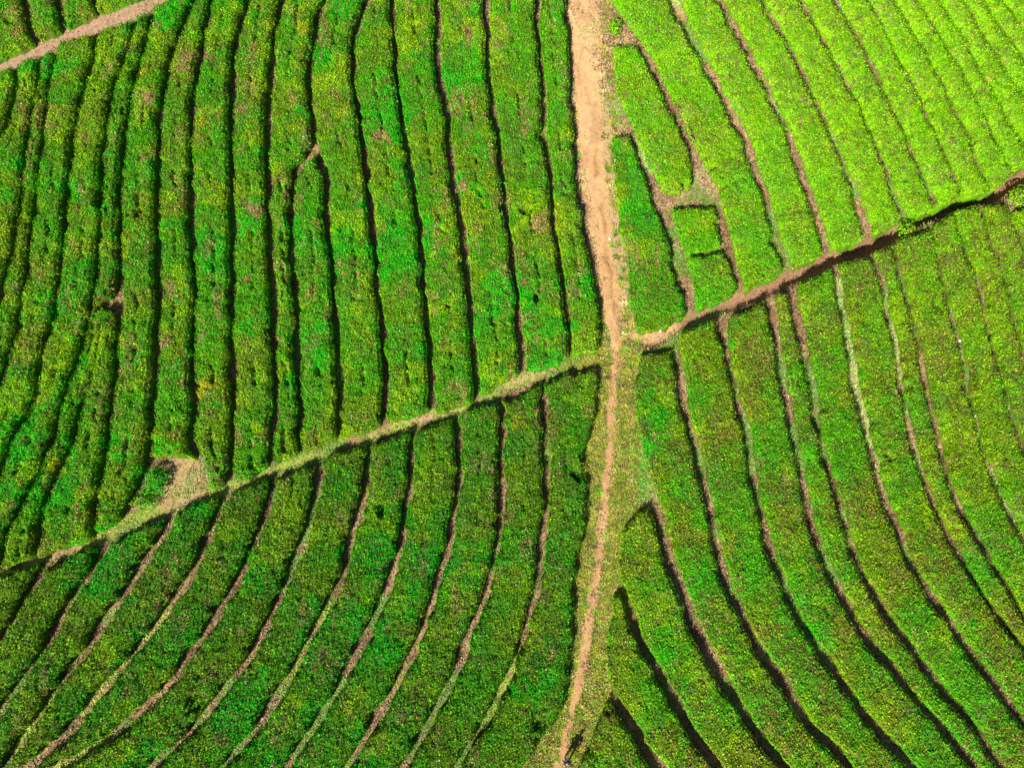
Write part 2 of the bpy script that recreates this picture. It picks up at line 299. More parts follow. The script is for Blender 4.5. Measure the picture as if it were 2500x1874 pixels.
def gpt(pts):
    p = P(pts) if isinstance(pts, str) else pts
    x, y = unproj([a[0] for a in p], [a[1] for a in p], 0.0)
    return x, y
def seg_dist(x, y, pts):
    X, Y = gpt(pts); d = np.full(x.shape, 1e9)
    for i in range(len(X)-1):
        ax, ay, bx, by = X[i], Y[i], X[i+1], Y[i+1]
        t = np.clip(((x-ax)*(bx-ax)+(y-ay)*(by-ay))/((bx-ax)**2+(by-ay)**2), 0, 1)
        d = np.minimum(d, np.hypot(x-ax-t*(bx-ax), y-ay-t*(by-ay)))
    return d
X1 = "-150 1450 0 1392 60 1374 113 1360 200 1334 260 1302 320 1268 400 1238 470 1222 554 1190 620 1170 680 1142 756 1116 814 1084 880 1068 949 1046 1051 1018 1110 1005 1160 980 1220 945 1287 922 1350 900 1420 878 1490 868"
X2 = "1505 835 1560 832 1610 822 1660 788 1720 762 1800 732 1850 716 1918 680 1990 648 2040 622 2110 604 2160 580 2220 540 2290 512 2350 488 2430 472 2480 440 2540 400 2650 350"
X3 = "-150 260 -60 190 0 152 60 128 110 106 180 78 240 56 300 30 350 10 400 -20 450 -90"
def ditch_depth(x, k=1.0): return k*(0.55*smooth(6, 14, x)+1.1*smooth(16, 27, x))
GREENS = dict(olive=np.array([0.150, 0.310, 0.002]), green=np.array([0.060, 0.330, 0.002]), emerald=np.array([0.004, 0.430, 0.001]),
              lime=np.array([0.260, 0.520, 0.002]), brown=np.array([0.170, 0.125, 0.030]), tan=np.array([0.380, 0.270, 0.100]), dark=np.array([0.012, 0.060, 0.008]))
def lerp(a, b, t): return a*(1-t[:, None]) + b*t[:, None]
def leaf_colour(x, y, blk, jit=True):
    n = len(x)
    big = fbm(x, y, 4.5, 3); med = fbm(x, y, 1.5, 5); fine = fbm(x*1.0, y*1.0, 0.45, 8)
    G = GREENS
    c = np.tile(G['green'], (n, 1))
    right = blk in 'CD'
    ol = smooth(0.40, 0.62, 0.55*med+0.45*vnoise(x, y, 2.4, 10))
    c = lerp(c, np.tile(G['olive'], (n, 1)), np.clip(ol*(1.0 if right else 0.75), 0, 1))
    em = smooth(0.52, 0.66, 0.6*big+0.4*med)
    c = lerp(c, np.tile(G['emerald'], (n, 1)), em*(0.65 if right else 0.85))
    li = smooth(0.58, 0.72, fbm(x, y, 2.2, 12))
    c = lerp(c, np.tile(G['lime'], (n, 1)), li*(0.55))
    c = lerp(c, np.tile(np.array([0.185, 0.450, 0.002]), (n, 1)), (0.10 if right else 0.0)+(0.75 if blk == 'C' else 0.5)*smooth(14, 50, x+0.9*(y-8)))  # brighter lime toward upper right: sun and view-angle glow put into leaf colour
    br = (rng.random(n) < (0.05 + (0.30 if blk == 'D' else 0.14 if blk == 'C' else 0.13)*smooth(0.42, 0.62, fbm(x, y, 1.9, 11))))
    c[br] = G['brown']*(0.6+0.7*rng.random((br.sum(), 1)))
    tn = spots(x, y, 'tan') if blk in 'AC' else np.zeros(n)
    tn = np.maximum(tn, (0.55 if blk in 'AB' else 0.2)*smooth(0.62, 0.75, fbm(x*1.3, y*0.8, 1.4, 1)))
    t = rng.random(n) < tn*0.75; c[t] = G['tan']*(0.5+0.7*rng.random((t.sum(), 1)))
    ye = spots(x, y, 'yellow'); t = rng.random(n) < ye*0.85
    c[t] = np.array([0.30, 0.40, 0.004])
    fr = spots(x, y, 'fresh'); t = rng.random(n) < fr*0.5
    c[t] = G['emerald']*1.1
    if blk == 'B': c = c*np.array([0.62, 0.63, 0.6])  # lower-left leaves darkened: shaded leaf sides facing the camera, painted into the tint
    if blk == 'D': c = c*np.array([0.88, 0.80, 0.8])
    if blk == 'A': c = c*np.array([0.98, 0.88, 0.85])
    if not jit: return np.clip(c*(0.7+0.6*fine)[:, None], 0.002, 0.6)
    v = np.exp(rng.normal(0, 0.48 if blk in 'BD' else 0.38, n))*(0.62+0.76*fine)
    c = c*v[:, None]*np.stack([np.clip(1+0.3*rng.normal(size=n), 0.3, 1.6), np.ones(n), np.ones(n)], 1)
    return np.clip(c, 0.002, 0.6)

DENS = 215.0
LEAFTOT = 0
def hedge(Lc, Rc, top, bot, blk, h, label, seam=0.0, extra=None, wide=0.09):
    """one clipped tea hedge between two furrows: a branch core and a canopy of leaves"""
    global LEAFTOT
    def sdf(x, y):
        d = smin(Lc.right(x, y), Rc.left(x, y))
        for t in (top if isinstance(top, list) else [top]): d = smin(d, t.below(x, y))
        for t in (bot if isinstance(bot, list) else [bot]): d = smin(d, t.above(x, y))
        d = np.minimum(d, np.minimum(x+46.5+0*y, 46.5-x))
        d = d + (vnoise(x, y, 0.8, 13)-0.5)*wide*1.9 + (vnoise(x, y, 0.3, 14)-0.5)*wide*1.7
        d = d - 0.9*spots(x, y, 'clear')
        if extra is not None: d = extra(x, y, d)
        return d
    seed = int(Lc.f[150]*10) % 9
    def height(x, y, d):
        z = h*np.clip(d/0.16, 0, 1)**0.45 + 0.05*smooth(0.1, 0.7, d)
        z += (0.20*(fbm(x, y, 0.95, 7)-0.5) + 0.12*(vnoise(x, y, 0.32, 2)-0.5))*smooth(0, 0.2, d)
        z -= 0.5*h*smooth(0.15, 0.9, spots(x, y, 'hole')*(0.4+1.1*vnoise(x, y, 0.3, 11)))*(d > 0)
        z -= np.where(d > 0.05, 0.12*smooth(0.66, 0.8, fbm(x, y, 1.0, seed)), 0)
        if seam > 0:
            xc = 0.5*(Lc.at(y)+Rc.at(y)) + 0.35*(vnoise(x*0, y, 2.5, 4)-0.5)
            xc = xc + 0.3*(vnoise(x*0, y, 0.6, 5)-0.5)
            g = np.exp(-((x-xc)/(0.05+0.13*vnoise(x*0, y, 0.5, 1)))**2)*smooth(0.48, 0.60, vnoise(x*0+seed*7.7, y, 1.6, 15))*smooth(0.3, 0.55, vnoise(x, y, 0.28, 6))
            z -= seam*g
        return np.maximum(z, 0.02)
    ylo, yhi = -17.5, 56.0
    ys = np.arange(ylo, yhi, 0.15)
    xl = Lc.at(ys); xr = Rc.at(ys)
    xl = np.maximum(xl, -47); xr = np.minimum(xr, 47)
    W = xr-xl
    # crop to rows which hold any of the hedge
    S = np.linspace(0.02, 0.98, 25)
    XX = xl[:, None]+S[None]*W[:, None]; YY = np.repeat(ys[:, None], 25, 1)
    dd = sdf(XX.ravel(), YY.ravel()).reshape(XX.shape)
    ok = (dd > -0.02).any(1) & (W > 0.1)
    if not ok.any(): return None
    i0, i1 = np.where(ok)[0][[0, -1]]; i0 = max(0, i0-2); i1 = min(len(ys)-1, i1+2)
    ys = ys[i0:i1+1]; xl = xl[i0:i1+1]; W = np.maximum(W[i0:i1+1], 0.02)
    nx = int(min(60, max(8, math.ceil(W.max()/0.15))))
    S = np.linspace(0, 1, nx)
    X = xl[:, None]+S[None]*W[:, None]; Y = np.repeat(ys[:, None], nx, 1)
    d = sdf(X.ravel(), Y.ravel()); Z = height(X.ravel(), Y.ravel(), d).reshape(X.shape) - 0.05
    d = d.reshape(X.shape); Z = np.where(d < 0, -0.06-ditch_depth(X, 1.1)*(1-smooth(0.7, 1.3, seg_dist(X.ravel(), Y.ravel(), X2).reshape(X.shape))), Z)
    T = terrain(X, Y)
    co = np.stack([X, Y, Z+T], -1).reshape(-1, 3)
    idx = np.arange(X.size).reshape(X.shape)
    q = np.stack([idx[:-1, :-1], idx[:-1, 1:], idx[1:, 1:], idx[1:, :-1]], -1).reshape(-1, 4)
    keep = (d.reshape(-1)[q] > 0).any(1)
    q = q[keep]
    used = np.unique(q); remap = np.zeros(len(co), int); remap[used] = np.arange(len(used))
    co = co[used]; q = remap[q]
    bx = co[:, 0]; by = co[:, 1]
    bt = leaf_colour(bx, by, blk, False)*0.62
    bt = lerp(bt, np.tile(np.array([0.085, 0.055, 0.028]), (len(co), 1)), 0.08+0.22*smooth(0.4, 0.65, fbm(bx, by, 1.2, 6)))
    # origin
    cx, cy = co[:, 0].mean(), co[:, 1].mean(); cz = float(terrain(cx, cy)); org = np.array([cx, cy, cz])
    root = link('tea_hedge', None, label=label, cat='tea hedge', group='clipped tea hedges', loc=org)
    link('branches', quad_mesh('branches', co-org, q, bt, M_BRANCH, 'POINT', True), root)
    # leaves on top
    area = float((W*0.15).sum())
    n = int(area*DENS)
    p = W/W.sum(); r = rng.choice(len(ys), n, p=p)
    y = ys[r]+rng.uniform(-0.075, 0.075, n); xa = xl[r]+W[r]*rng.random(n)
    d = sdf(xa, y); k = d > 0.0; xa, y, d = xa[k], y[k], d[k]
    z = height(xa, y, d)
    thin = smooth(0.60, 0.78, fbm(xa, y, 0.9, 4))*0.55 + spots(xa, y, 'tan')*0.3
    k = rng.random(len(xa)) > thin; xa, y, z, d = xa[k], y[k], z[k], d[k]
    e = 0.06
    gx = (height(xa+e, y, sdf(xa+e, y))-z)/e; gy = (height(xa, y+e, sdf(xa, y+e))-z)/e
    m = len(xa)
    Nv = np.stack([-gx*0.35, -gy*0.35, np.ones(m)], 1) + rng.normal(0, 0.52, (m, 3))
    Pp = np.stack([xa, y, terrain(xa, y)+z+rng.normal(0, 0.055, m)+0.02], 1)
    # leaves on every edge, down to the ground
    ke = np.repeat(np.where(d < 0.17)[0], 4); xe, ye = xa[ke]+rng.normal(0, 0.03, len(ke)), y[ke]+rng.normal(0, 0.03, len(ke))
    de = sdf(xe, ye); e2 = 0.05; gx = sdf(xe+e2, ye)-de; gy = sdf(xe, ye+e2)-de; gl = np.sqrt(gx*gx+gy*gy)+1e-6
    push = np.minimum(de, 0.12)*rng.random(len(de)); xe = xe-gx/gl*push; ye = ye-gy/gl*push; de = de-push
    ze = np.maximum(h*rng.random(len(de)), height(xe, ye, de)-0.03)
    Pp = np.concatenate([Pp, np.stack([xe, ye, terrain(xe, ye)+ze], 1)])
    Nv = np.concatenate([Nv, np.stack([-gx/gl, -gy/gl, np.full(len(de), 0.7)], 1)+rng.normal(0, 0.45, (len(de), 3))])
    # leaves on the sides
    ns = int(len(ys)*0.15*2*1.15*60)
    r = rng.choice(len(ys), ns); ysd = ys[r]+rng.uniform(-0.075, 0.075, ns)
    lft = rng.random(ns) < 0.5
    off = rng.uniform(-0.05, 0.05, ns)
    nL = np.interp(ysd, YG, Lc.n); nR = np.interp(ysd, YG, Rc.n)
    xs = np.where(lft, Lc.at(ysd)+(np.interp(ysd, YG, Lc.wr)+off)*nL, Rc.at(ysd)-(np.interp(ysd, YG, Rc.wl)+off)*nR)
    ds = sdf(xs, ysd); k = (ds > -0.07) & (ds < 0.16) & (np.abs(xs) < 46.5)
    xs, ysd, ds, lft = xs[k], ysd[k], ds[k], lft[k]; m = len(xs)
    e = 0.05
    gx = sdf(xs+e, ysd)-ds; gy = sdf(xs, ysd+e)-ds
    gl = np.sqrt(gx*gx+gy*gy)+1e-6
    zs = np.maximum(h*np.clip(rng.random(m), 0.05, 1), height(xs, ysd, ds)-0.02)
    Ns = np.stack([-gx/gl, -gy/gl, 0.6*np.ones(m)], 1) + rng.normal(0, 0.4, (m, 3))
    Ps = np.stack([xs, ysd, terrain(xs, ysd)+zs], 1)
    Pp = np.concatenate([Pp, Ps]); Nv = np.concatenate([Nv, Ns])
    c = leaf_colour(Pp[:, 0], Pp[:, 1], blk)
    size = rng.uniform(0.085, 0.15, len(Pp))
    v, qq, t = leaves(Pp-org, Nv, size, c)
    LEAFTOT += len(qq)
    link('foliage', quad_mesh('foliage', v, qq, t, M_LEAF), root)
    return root

ORD = ['', 'first', 'second', 'third', 'fourth', 'fifth', 'sixth', 'seventh', 'eighth', 'ninth', 'tenth', 'eleventh', 'twelfth', 'thirteenth', 'fourteenth', 'fifteenth', 'sixteenth', 'seventeenth', 'eighteenth', 'nineteenth', 'twentieth']
LOOK = {}
# --- block A: left of the track, above the grassy cross path
cur = [xl_edge]+A
nA = len(cur)-1
lookA = {1: 'bright green hedge edging the track', 2: 'hedge with a bare notch on its right', 8: 'hedge starting partway down at a slanting break',
         9: 'hedge that narrows beside a slanting break'}
for i in range(nA):
    k = nA-i
    look = lookA.get(k, ['long olive green tea hedge', 'long mottled tea hedge', 'long dark-seamed tea hedge'][k % 3])
    lab = '%s, %s left of the track, above cross path' % (look, ORD[k] if k > 1 else 'nearest')
    bot = [AB]
    if i == 8: bot = [AB, hl(1112)]
    hedge(cur[i], cur[i+1], [FT, AT], bot, 'A', 0.95, lab, seam=0.38)
# --- block B
cur = [xl_edge]+B; nB = len(cur)-1
for i in range(nB):
    k = nB-i
    look = ['curving dark green tea hedge', 'curving tea hedge with brownish mottling', 'curving tea hedge with emerald patches'][k % 3]
    if k == 1: look = 'wide ragged-edged tea hedge beside the track'
    lab = '%s, %s left of the track, below cross path' % (look, ORD[k] if k > 1 else 'nearest')
    hedge(cur[i], cur[i+1], BT, FB, 'B', 0.85, lab, seam=0.25, wide=0.13)
# --- block C
hedge(CLa, Cm1L, hl(312), CB, 'A', 0.78, 'short wide green tea hedge against the track, above its right-hand fork')
hedge(CLb, C0L, hl(84), [CB, hl(452)], 'C', 0.74, 'tapering tea hedge beside the upper track, ending at a bare clearing')
hedge(CLb, C0L, hl(494), [CB, Limit("1600 640 1686 616 1767 596 1850 575")], 'C', 0.74, 'small square tea hedge just below the bare clearing right of the track')
hedge(CLb, C0L, Limit("1600 650 1690 624 1740 622 1767 606 1850 590"), CB, 'C', 0.74, 'small square tea hedge above the right-hand path, under another square one')
cur = C+[xr_edge]; nC = len(cur)-1
for i in range(nC):
    look = ['bright lime tea hedge', 'straight yellow-green tea hedge', 'slanting brown-flecked tea hedge'][i % 3]
    lab = '%s, %s full row right of the track, above right-hand path' % (look, ORD[i+1])
    hedge(cur[i], cur[i+1], FT, CB, 'C', 0.78, lab, wide=0.07)
# --- block D
hedge(DL0, D[0], DT, FB, 'D', 0.88, 'long tea hedge right of the track, starting at the fork')
hedge(DL1, Dm1L, Limit("1500 1300 1518 1285 1540 1265 1588 1232 1650 1200"), FB, 'D', 0.92, 'pointed tea hedge beside the lower track, starting under the grassy triangle')
hedge(DL2, Dm2L, hl(1452), FB, 'D', 0.92, 'tea hedge with ragged left edge, second pointed one beside lower track')
hedge(DL3, Dm3L, hl(1716), FB, 'D', 0.92, 'dark green tea hedge next to the walking person at the bottom')
cur = D+[xr_edge]; nD = len(cur)-1
for i in range(nD):
    look = ['brown-flecked tea hedge', 'curving olive tea hedge', 'curving mottled green tea hedge'][i % 3]
    lab = '%s, %s row after the fork hedge, below right-hand path' % (look, ORD[i+1])
    hedge(cur[i], cur[i+1], DT, FB, 'D', 0.90, lab, wide=0.07)
# --- block E
cur = [xl_edge]+E+[Curve("420 -120 420 60", 0, 0)]
for i in range(4):
    lab = '%s tea hedge from the left in the corner field beyond the straw-covered path' % ORD[i+1]
    hedge(cur[i], cur[i+1], FT, EB, 'A', 0.8, lab)
print('leaves', LEAFTOT)

# ------------------------------------------------------------------ single bushes
def bush(px, py, rx, ry, h, blk, label, name='tea_bush', n=None, rag=0.5):
    x0, y0 = unproj(px, py, h*0.8); x0 = float(x0); y0 = float(y0); z0 = float(terrain(x0, y0)); org = np.array([x0, y0, z0])
    root = link(name, None, label=label, cat='bush', group='single bushes', loc=org)
    n = n or int(rx*ry*900)
    th = rng.uniform(0, 2*math.pi, n); r = np.sqrt(rng.random(n))
    rr = 1+rag*(vnoise(np.cos(th)*3+px, np.sin(th)*3+py, 1.0, 3)-0.5)
    x = np.cos(th)*r*rx*rr; y = np.sin(th)*r*ry*rr
    z = h*(1-r**4)*(0.85+0.3*vnoise(x+x0, y+y0, 0.3, 5)) ; sd = r > 0.85; z[sd] = h*rng.random(sd.sum())
    Nv = np.stack([np.cos(th)*r**2, np.sin(th)*r**2, np.full(n, 0.9)], 1)+rng.normal(0, 0.5, (n, 3))
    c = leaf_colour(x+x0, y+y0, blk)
    dz = terrain(x+x0, y+y0)-z0
    v, q, t = leaves(np.stack([x, y, z+0.05+dz], 1), Nv, rng.uniform(0.10, 0.18, n), c)
    link('foliage', quad_mesh('foliage', v, q, t, M_LEAF), root)
    # woody stems fanning out of the base
    vs = []; qs = []
    for k in range(9):
        a = k*0.7+random.random(); top = np.array([math.cos(a)*rx*0.6, math.sin(a)*ry*0.6, h*0.75]); w = 0.03
        b = np.array([math.cos(a)*0.05, math.sin(a)*0.05, -0.05])
        for (p0, ww) in ((b, w), (top, w*0.4)):
            for m in range(4): vs.append(p0+np.array([math.cos(m*math.pi/2)*ww, math.sin(m*math.pi/2)*ww, 0]))
        o = k*8
        for m in range(4): qs.append((o+m, o+(m+1) % 4, o+4+(m+1) % 4, o+4+m))
    vs = np.array(vs)
    link('stems', quad_mesh('stems', vs, np.array(qs), np.tile([0.07, 0.045, 0.03], (len(vs), 1)), M_BRANCH, 'POINT'), root)
bush(378, 1172, 0.75, 1.05, 0.85, 'A', 'dark green tea bush standing alone at the left edge of the clearing')
bush(352, 1222, 0.85, 0.6, 0.6, 'A', 'low olive tea bush at the lower corner of the clearing by the cross path')
bush(1503, 62, 0.5, 0.7, 0.6, 'C', 'small green shrub beside the top of the dirt track')
bush(2215, 556, 0.7, 0.4, 0.7, 'C', 'leafy fern-like bush overhanging the right-hand path', 'fern_bush')
bush(2492, 478, 0.7, 0.7, 0.8, 'C', 'bright green bush at the right end of the right-hand path')
bush(2498, 232, 0.35, 0.35, 0.7, 'C', 'small green bush by a dark hole among the upper right hedges')

# ------------------------------------------------------------------ ground
TRK_L = "1388 -110 1388 9 1400 232 1410 318 1414 463 1428 518 1444 605 1459 692 1470 778 1490 822 1495 880 1489 920 1484 1007 1478 1094 1472 1181 1460 1238 1449 1296 1452 1354 1448 1395 1437 1444 1417 1520 1412 1596 1397 1671 1386 1747 1371 1797 1356 1848 1346 1873 1310 1990"
TRK_R = "1468 -110 1469 9 1468 232 1469 318 1481 463 1487 518 1492 605 1513 692 1510 778 1515 822 1511 880 1506 920 1502 1007 1498 1094 1489 1181 1487 1238 1478 1296 1475 1354 1472 1395 1465 1444 1450 1520 1440 1596 1427 1671 1407 1747 1392 1797 1386 1848 1376 1873 1350 1990"
def edge_fn(s, k=2):
    x, y = gpt(s); return smooth1(extrap(YG, y, x), k)
trl = edge_fn(TRK_L); trr = edge_fn(TRK_R)
def hexrgb(r, g, b): return np.array([r, g, b])
def ground_tint(x, y):
    sh = x.shape; x = x.ravel(); y = y.ravel(); n = len(x)
    T = lambda c: np.tile(np.array(c), (n, 1))
    c = T([0.180, 0.110, 0.055])
    c = lerp(c, T([0.310, 0.210, 0.100]), smooth(0.35, 0.65, fbm(x, y, 0.9, 2)))
    c = lerp(c, T([0.090, 0.170, 0.035]), smooth(0.56, 0.66, fbm(x, y, 2.6, 9))*0.85)
    d1 = seg_dist(x, y, X1); d2 = seg_dist(x, y, X2); d3 = seg_dist(x, y, X3)
    xl = np.interp(y, YG, trl); xr = np.interp(y, YG, trr)
    dt = np.maximum(np.maximum(xl-x, x-xr), 0)
    verge = 1-smooth(1.2, 3.0, dt)
    low = 1-smooth(8, 20, y)
    c = lerp(c, lerp(T([0.35, 0.23, 0.125]), T([0.32, 0.28, 0.07]), low), verge*0.9)
    c = lerp(c, T([0.155, 0.215, 0.030]), verge*smooth(0.45, 0.58, fbm(x, y, 0.9, 7))*(0.15+0.85*low))
    g1 = 1-smooth(0.3, 0.7, d1)
    c = lerp(c, T([0.22, 0.29, 0.04]), g1*0.85*smooth(0.3, 0.5, fbm(x, y, 1.3, 6)))
    c = lerp(c, T([0.34, 0.22, 0.12]), (1-smooth(0.05, 0.25, d1))*smooth(0.45, 0.6, fbm(x, y, 1.5, 1)))
    c = lerp(c, T([0.235, 0.130, 0.070]), (1-smooth(0.35, 0.75, d2))*0.95)
    c = lerp(c, T([0.42, 0.26, 0.13]), (1-smooth(0.2, 0.6, seg_dist(x, y, "1500 838 1560 832 1620 818 1650 798"))))
    c = lerp(c, T([0.30, 0.185, 0.115]), (1-smooth(0.7, 1.3, d3)))
    cxy = gpt("460 1140 455 1185 420 1212 1715 440 1735 450 270 732")
    for k, R in enumerate([1.3, 1.7, 1.3, 1.3, 1.2, 0.8]):
        dd = np.hypot(x-cxy[0][k], y-cxy[1][k])
        c = lerp(c, T([0.33, 0.235, 0.10] if k != 3 and k != 4 else [0.36, 0.24, 0.13]), (1-smooth(0.6*R, 1.1*R, dd))*0.95)
    tx, tyy = gpt("1575 1130"); c = lerp(c, T([0.10, 0.28, 0.02]), 0.8*(1-smooth(1.2, 2.4, np.hypot((x-tx[0])*1.6, (y-tyy[0])*0.75))))
    return c.reshape(sh+(3,))
gx = np.concatenate([-np.geomspace(3000, 52, 22)[:-1], np.arange(-52, 52.01, 0.25), np.geomspace(52, 3000, 22)[1:]])
gy = np.concatenate([15-np.geomspace(3000, 42, 22)[:-1], np.arange(-27, 60.01, 0.25), 18+np.geomspace(42, 3000, 22)[1:]])
GX, GY = np.meshgrid(gx, gy)
inn = (np.abs(GX) < 52) & (GY > -27) & (GY < 60)
near = np.where(inn, 0.05*(fbm(GX, GY, 0.8, 3)-0.5)*2, 0)
ditch = (1-smooth(0.25, 0.75, seg_dist(GX.ravel(), GY.ravel(), X2).reshape(GX.shape)))*(GX < 52)
GZ = terrain(GX, GY)+near-ditch_depth(GX)*ditch
co = np.stack([GX, GY, GZ], -1).reshape(-1, 3); idx = np.arange(GX.size).reshape(GX.shape)
q = np.stack([idx[:-1, :-1], idx[:-1, 1:], idx[1:, 1:], idx[1:, :-1]], -1).reshape(-1, 4)
gt = ground_tint(GX, GY).reshape(-1, 3)
far = smooth(47.5, 50, np.maximum(np.abs(GX), np.abs(GY-18)*47.5/37).ravel())
gt = lerp(gt, np.tile([0.05, 0.13, 0.01], (len(gt), 1)), far)
link('ground', quad_mesh('ground', co, q, gt, M_GROUND, 'POINT', True), kind='structure')

# sandy track as a sheet over the ground
ty = np.arange(-21, 54, 0.15); ns = 29
def ragged(y, seed): return (vnoise(y, y*0+seed, 1.0, 5)-0.5)*0.5+(vnoise(y, y*0+seed, 0.33, 6)-0.5)*0.35
tl = np.interp(ty, YG, trl)+ragged(ty, 1)*0.75-0.08-0.16*(1-smooth(10, 18, ty)); tr = np.interp(ty, YG, trr)+ragged(ty, 5)*0.75+0.12+0.16*(1-smooth(10, 18, ty))
S = np.linspace(0, 1, ns)
TX = tl[:, None]+(tr-tl)[:, None]*S; TY = np.repeat(ty[:, None], ns, 1)
arch = 0.065*(np.clip(np.sin(np.pi*S), 0, 1)**0.5)[None]
TZ = terrain(TX, TY)+0.055*2*(fbm(TX, TY, 0.8, 3)-0.5)+arch+0.02*(vnoise(TX, TY, 0.3, 3)-0.5)-0.02
co = np.stack([TX, TY, TZ], -1).reshape(-1, 3); idx = np.arange(TX.size).reshape(TX.shape)
q = np.stack([idx[:-1, :-1], idx[:-1, 1:], idx[1:, 1:], idx[1:, :-1]], -1).reshape(-1, 4)
fx, fy = TX.ravel(), TY.ravel(); n = len(fx)
c = np.tile([0.39, 0.23, 0.10], (n, 1))
up = smooth(12, 30, fy)
c = lerp(c, np.tile([0.42, 0.255, 0.12], (n, 1)), up)
sv = np.repeat(S[None], len(ty), 0).ravel()
rut = np.exp(-((sv-0.62+0.1*(vnoise(fy*0, fy, 2.0, 2)-0.5))/0.13)**2)*smooth(11, 16, fy)*(1-smooth(27, 31, fy))*smooth(0.35, 0.55, vnoise(fx*2, fy, 1.1, 8))
c = lerp(c, np.tile([0.24, 0.115, 0.035], (n, 1)), rut*0.85)
c = lerp(c, np.tile([0.30, 0.16, 0.08], (n, 1)), smooth(0.5, 0.66, fbm(fx*1.5, fy*0.6, 1.2, 4))*0.6)
link('dirt_track', quad_mesh('dirt_track', co, q, c, M_PATH, 'POINT', True), kind='structure')

# ------------------------------------------------------------------ grass
def blades(x, y, col, L, name, up=0.6, wid=0.03):
    n = len(x)
    th = rng.uniform(0, 2*math.pi, n); ln = L*rng.uniform(0.5, 1.3, n)
    t = np.stack([np.cos(th), np.sin(th), up*rng.uniform(0.3, 1.6, n)], 1); t /= np.linalg.norm(t, axis=1, keepdims=True)
    sdv = np.stack([-np.sin(th), np.cos(th), np.zeros(n)], 1)*wid
    dd = 1-smooth(0.25, 0.75, seg_dist(x, y, X2))
    Pb = np.stack([x, y, terrain(x, y)-ditch_depth(x)*dd+0.01], 1)
    v = np.empty((n, 4, 3))
    v[:, 0] = Pb-sdv*0.6; v[:, 1] = Pb+sdv*0.6
    v[:, 2] = Pb+t*ln[:, None]+sdv*0.25-np.array([0, 0, 0.02]); v[:, 3] = Pb+t*ln[:, None]*0.98-sdv*0.25
    return v.reshape(-1, 3), np.arange(n*4).reshape(n, 4), col
n = 300000
x = rng.uniform(-46, 46, n); y = rng.uniform(-17, 54, n)
# extra samples near the track
m = 330000
y2 = rng.uniform(-17, 52, m); xm = 0.5*(np.interp(y2, YG, trl)+np.interp(y2, YG, trr)); x2 = xm+rng.normal(0, 2.1, m)
x = np.concatenate([x, x2]); y = np.concatenate([y, y2])
dt = np.maximum(np.interp(y, YG, trl)-x, x-np.interp(y, YG, trr))
d1 = seg_dist(x, y, X1); d2 = seg_dist(x, y, X2); d3 = seg_dist(x, y, X3)
low = 1-smooth(6, 22, y)
verge = (1-smooth(1.5, 3.2, dt))*smooth(-0.05, 0.3, dt)
prob = 0.75*smooth(0.48, 0.62, fbm(x, y, 2.6, 9)) + 0.10
prob = np.maximum(prob, verge*(0.18+0.75*low)*(0.4+0.9*smooth(0.35, 0.6, fbm(x, y, 0.7, 7))))
prob = np.maximum(prob, (1-smooth(0.5, 0.9, d1))*smooth(0.0, 0.3, d1)*0.9)
prob = prob*(1-0.9*(1-smooth(0.5, 0.8, d2)))*(1-0.75*(1-smooth(0.8, 1.4, d3)))
prob = prob*(1-0.85*(1-smooth(1.2, 2.0, dt))*(1-low)); prob = np.where(dt < 0.03, 0.01, prob)
ccx, ccy = gpt("1715 440 1735 455 460 1140"); 
for k in range(3): prob = prob*(0.08+0.92*smooth(0.9, 1.4, np.hypot(x-ccx[k], y-ccy[k])))
k = rng.random(len(x)) < prob; x = x[k]; y = y[k]; verge = verge[k]; dt = dt[k]; d1 = d1[k]
n = len(x); print('grass', n)
straw = np.array([0.36, 0.27, 0.09]); gg = np.array([0.13, 0.30, 0.02]); yg = np.array([0.34, 0.38, 0.03]); pale = np.array([0.26, 0.40, 0.07])
c = np.tile(gg, (n, 1)); t = smooth(0.45, 0.6, fbm(x, y, 1.2, 8)); c = lerp(c, np.tile(yg, (n, 1)), t*0.8)
c = lerp(c, np.tile(yg, (n, 1)), np.clip(verge*0.9, 0, 1)); s_ = rng.random(n) < 0.25+0.45*verge*smooth(0.40, 0.6, fbm(x, y, 0.9, 12)); c[s_] = straw
# grassy triangle right of the track is fresh green
tx, tyy = gpt("1575 1130"); w = 1-smooth(1.4, 2.6, np.hypot((x-tx[0])*1.6, (y-tyy[0])*0.75)); gm = rng.random(n) < w*0.85; c[gm] = np.array([0.12, 0.42, 0.02])
c *= np.exp(rng.normal(0, 0.3, (n, 1)))
nt_ = 9000; yt = rng.uniform(-17, 50, nt_); side = rng.random(nt_) < 0.45
at_ = rng.uniform(-0.08, 1, nt_)
lowt = 1-smooth(4, 20, yt)
xt = np.where(side, np.interp(yt, YG, trl)-at_*(0.9+0.5*lowt), np.interp(yt, YG, trr)+at_*(1.3+0.6*lowt))
dens = (0.07+0.93*lowt)*smooth(-0.08, 0.2, at_)*(0.35+0.9*vnoise(xt, yt, 0.9, 2)); k = rng.random(nt_) < dens; xt, yt, lowt = xt[k], yt[k], lowt[k]
nb = 34; m = len(xt)
ct = np.tile([0.34, 0.37, 0.03], (m, 1)); k = rng.random(m) < 0.35; ct[k] = [0.50, 0.40, 0.13]; k = rng.random(m) < 0.25; ct[k] = [0.14, 0.34, 0.02]; k = rng.random(m) < 0.15; ct[k] = [0.16, 0.13, 0.04]
ct = ct*np.exp(rng.normal(0, 0.25, (m, 1)))
x = np.concatenate([x, np.repeat(xt, nb)+rng.normal(0, 0.09, m*nb)]); y = np.concatenate([y, np.repeat(yt, nb)+rng.normal(0, 0.09, m*nb)])
c = np.concatenate([c, np.repeat(ct, nb, 0)*np.exp(rng.normal(0, 0.2, (m*nb, 1)))])
ln = np.concatenate([np.full(n, 0.19), np.full(m*nb, 0.27)])
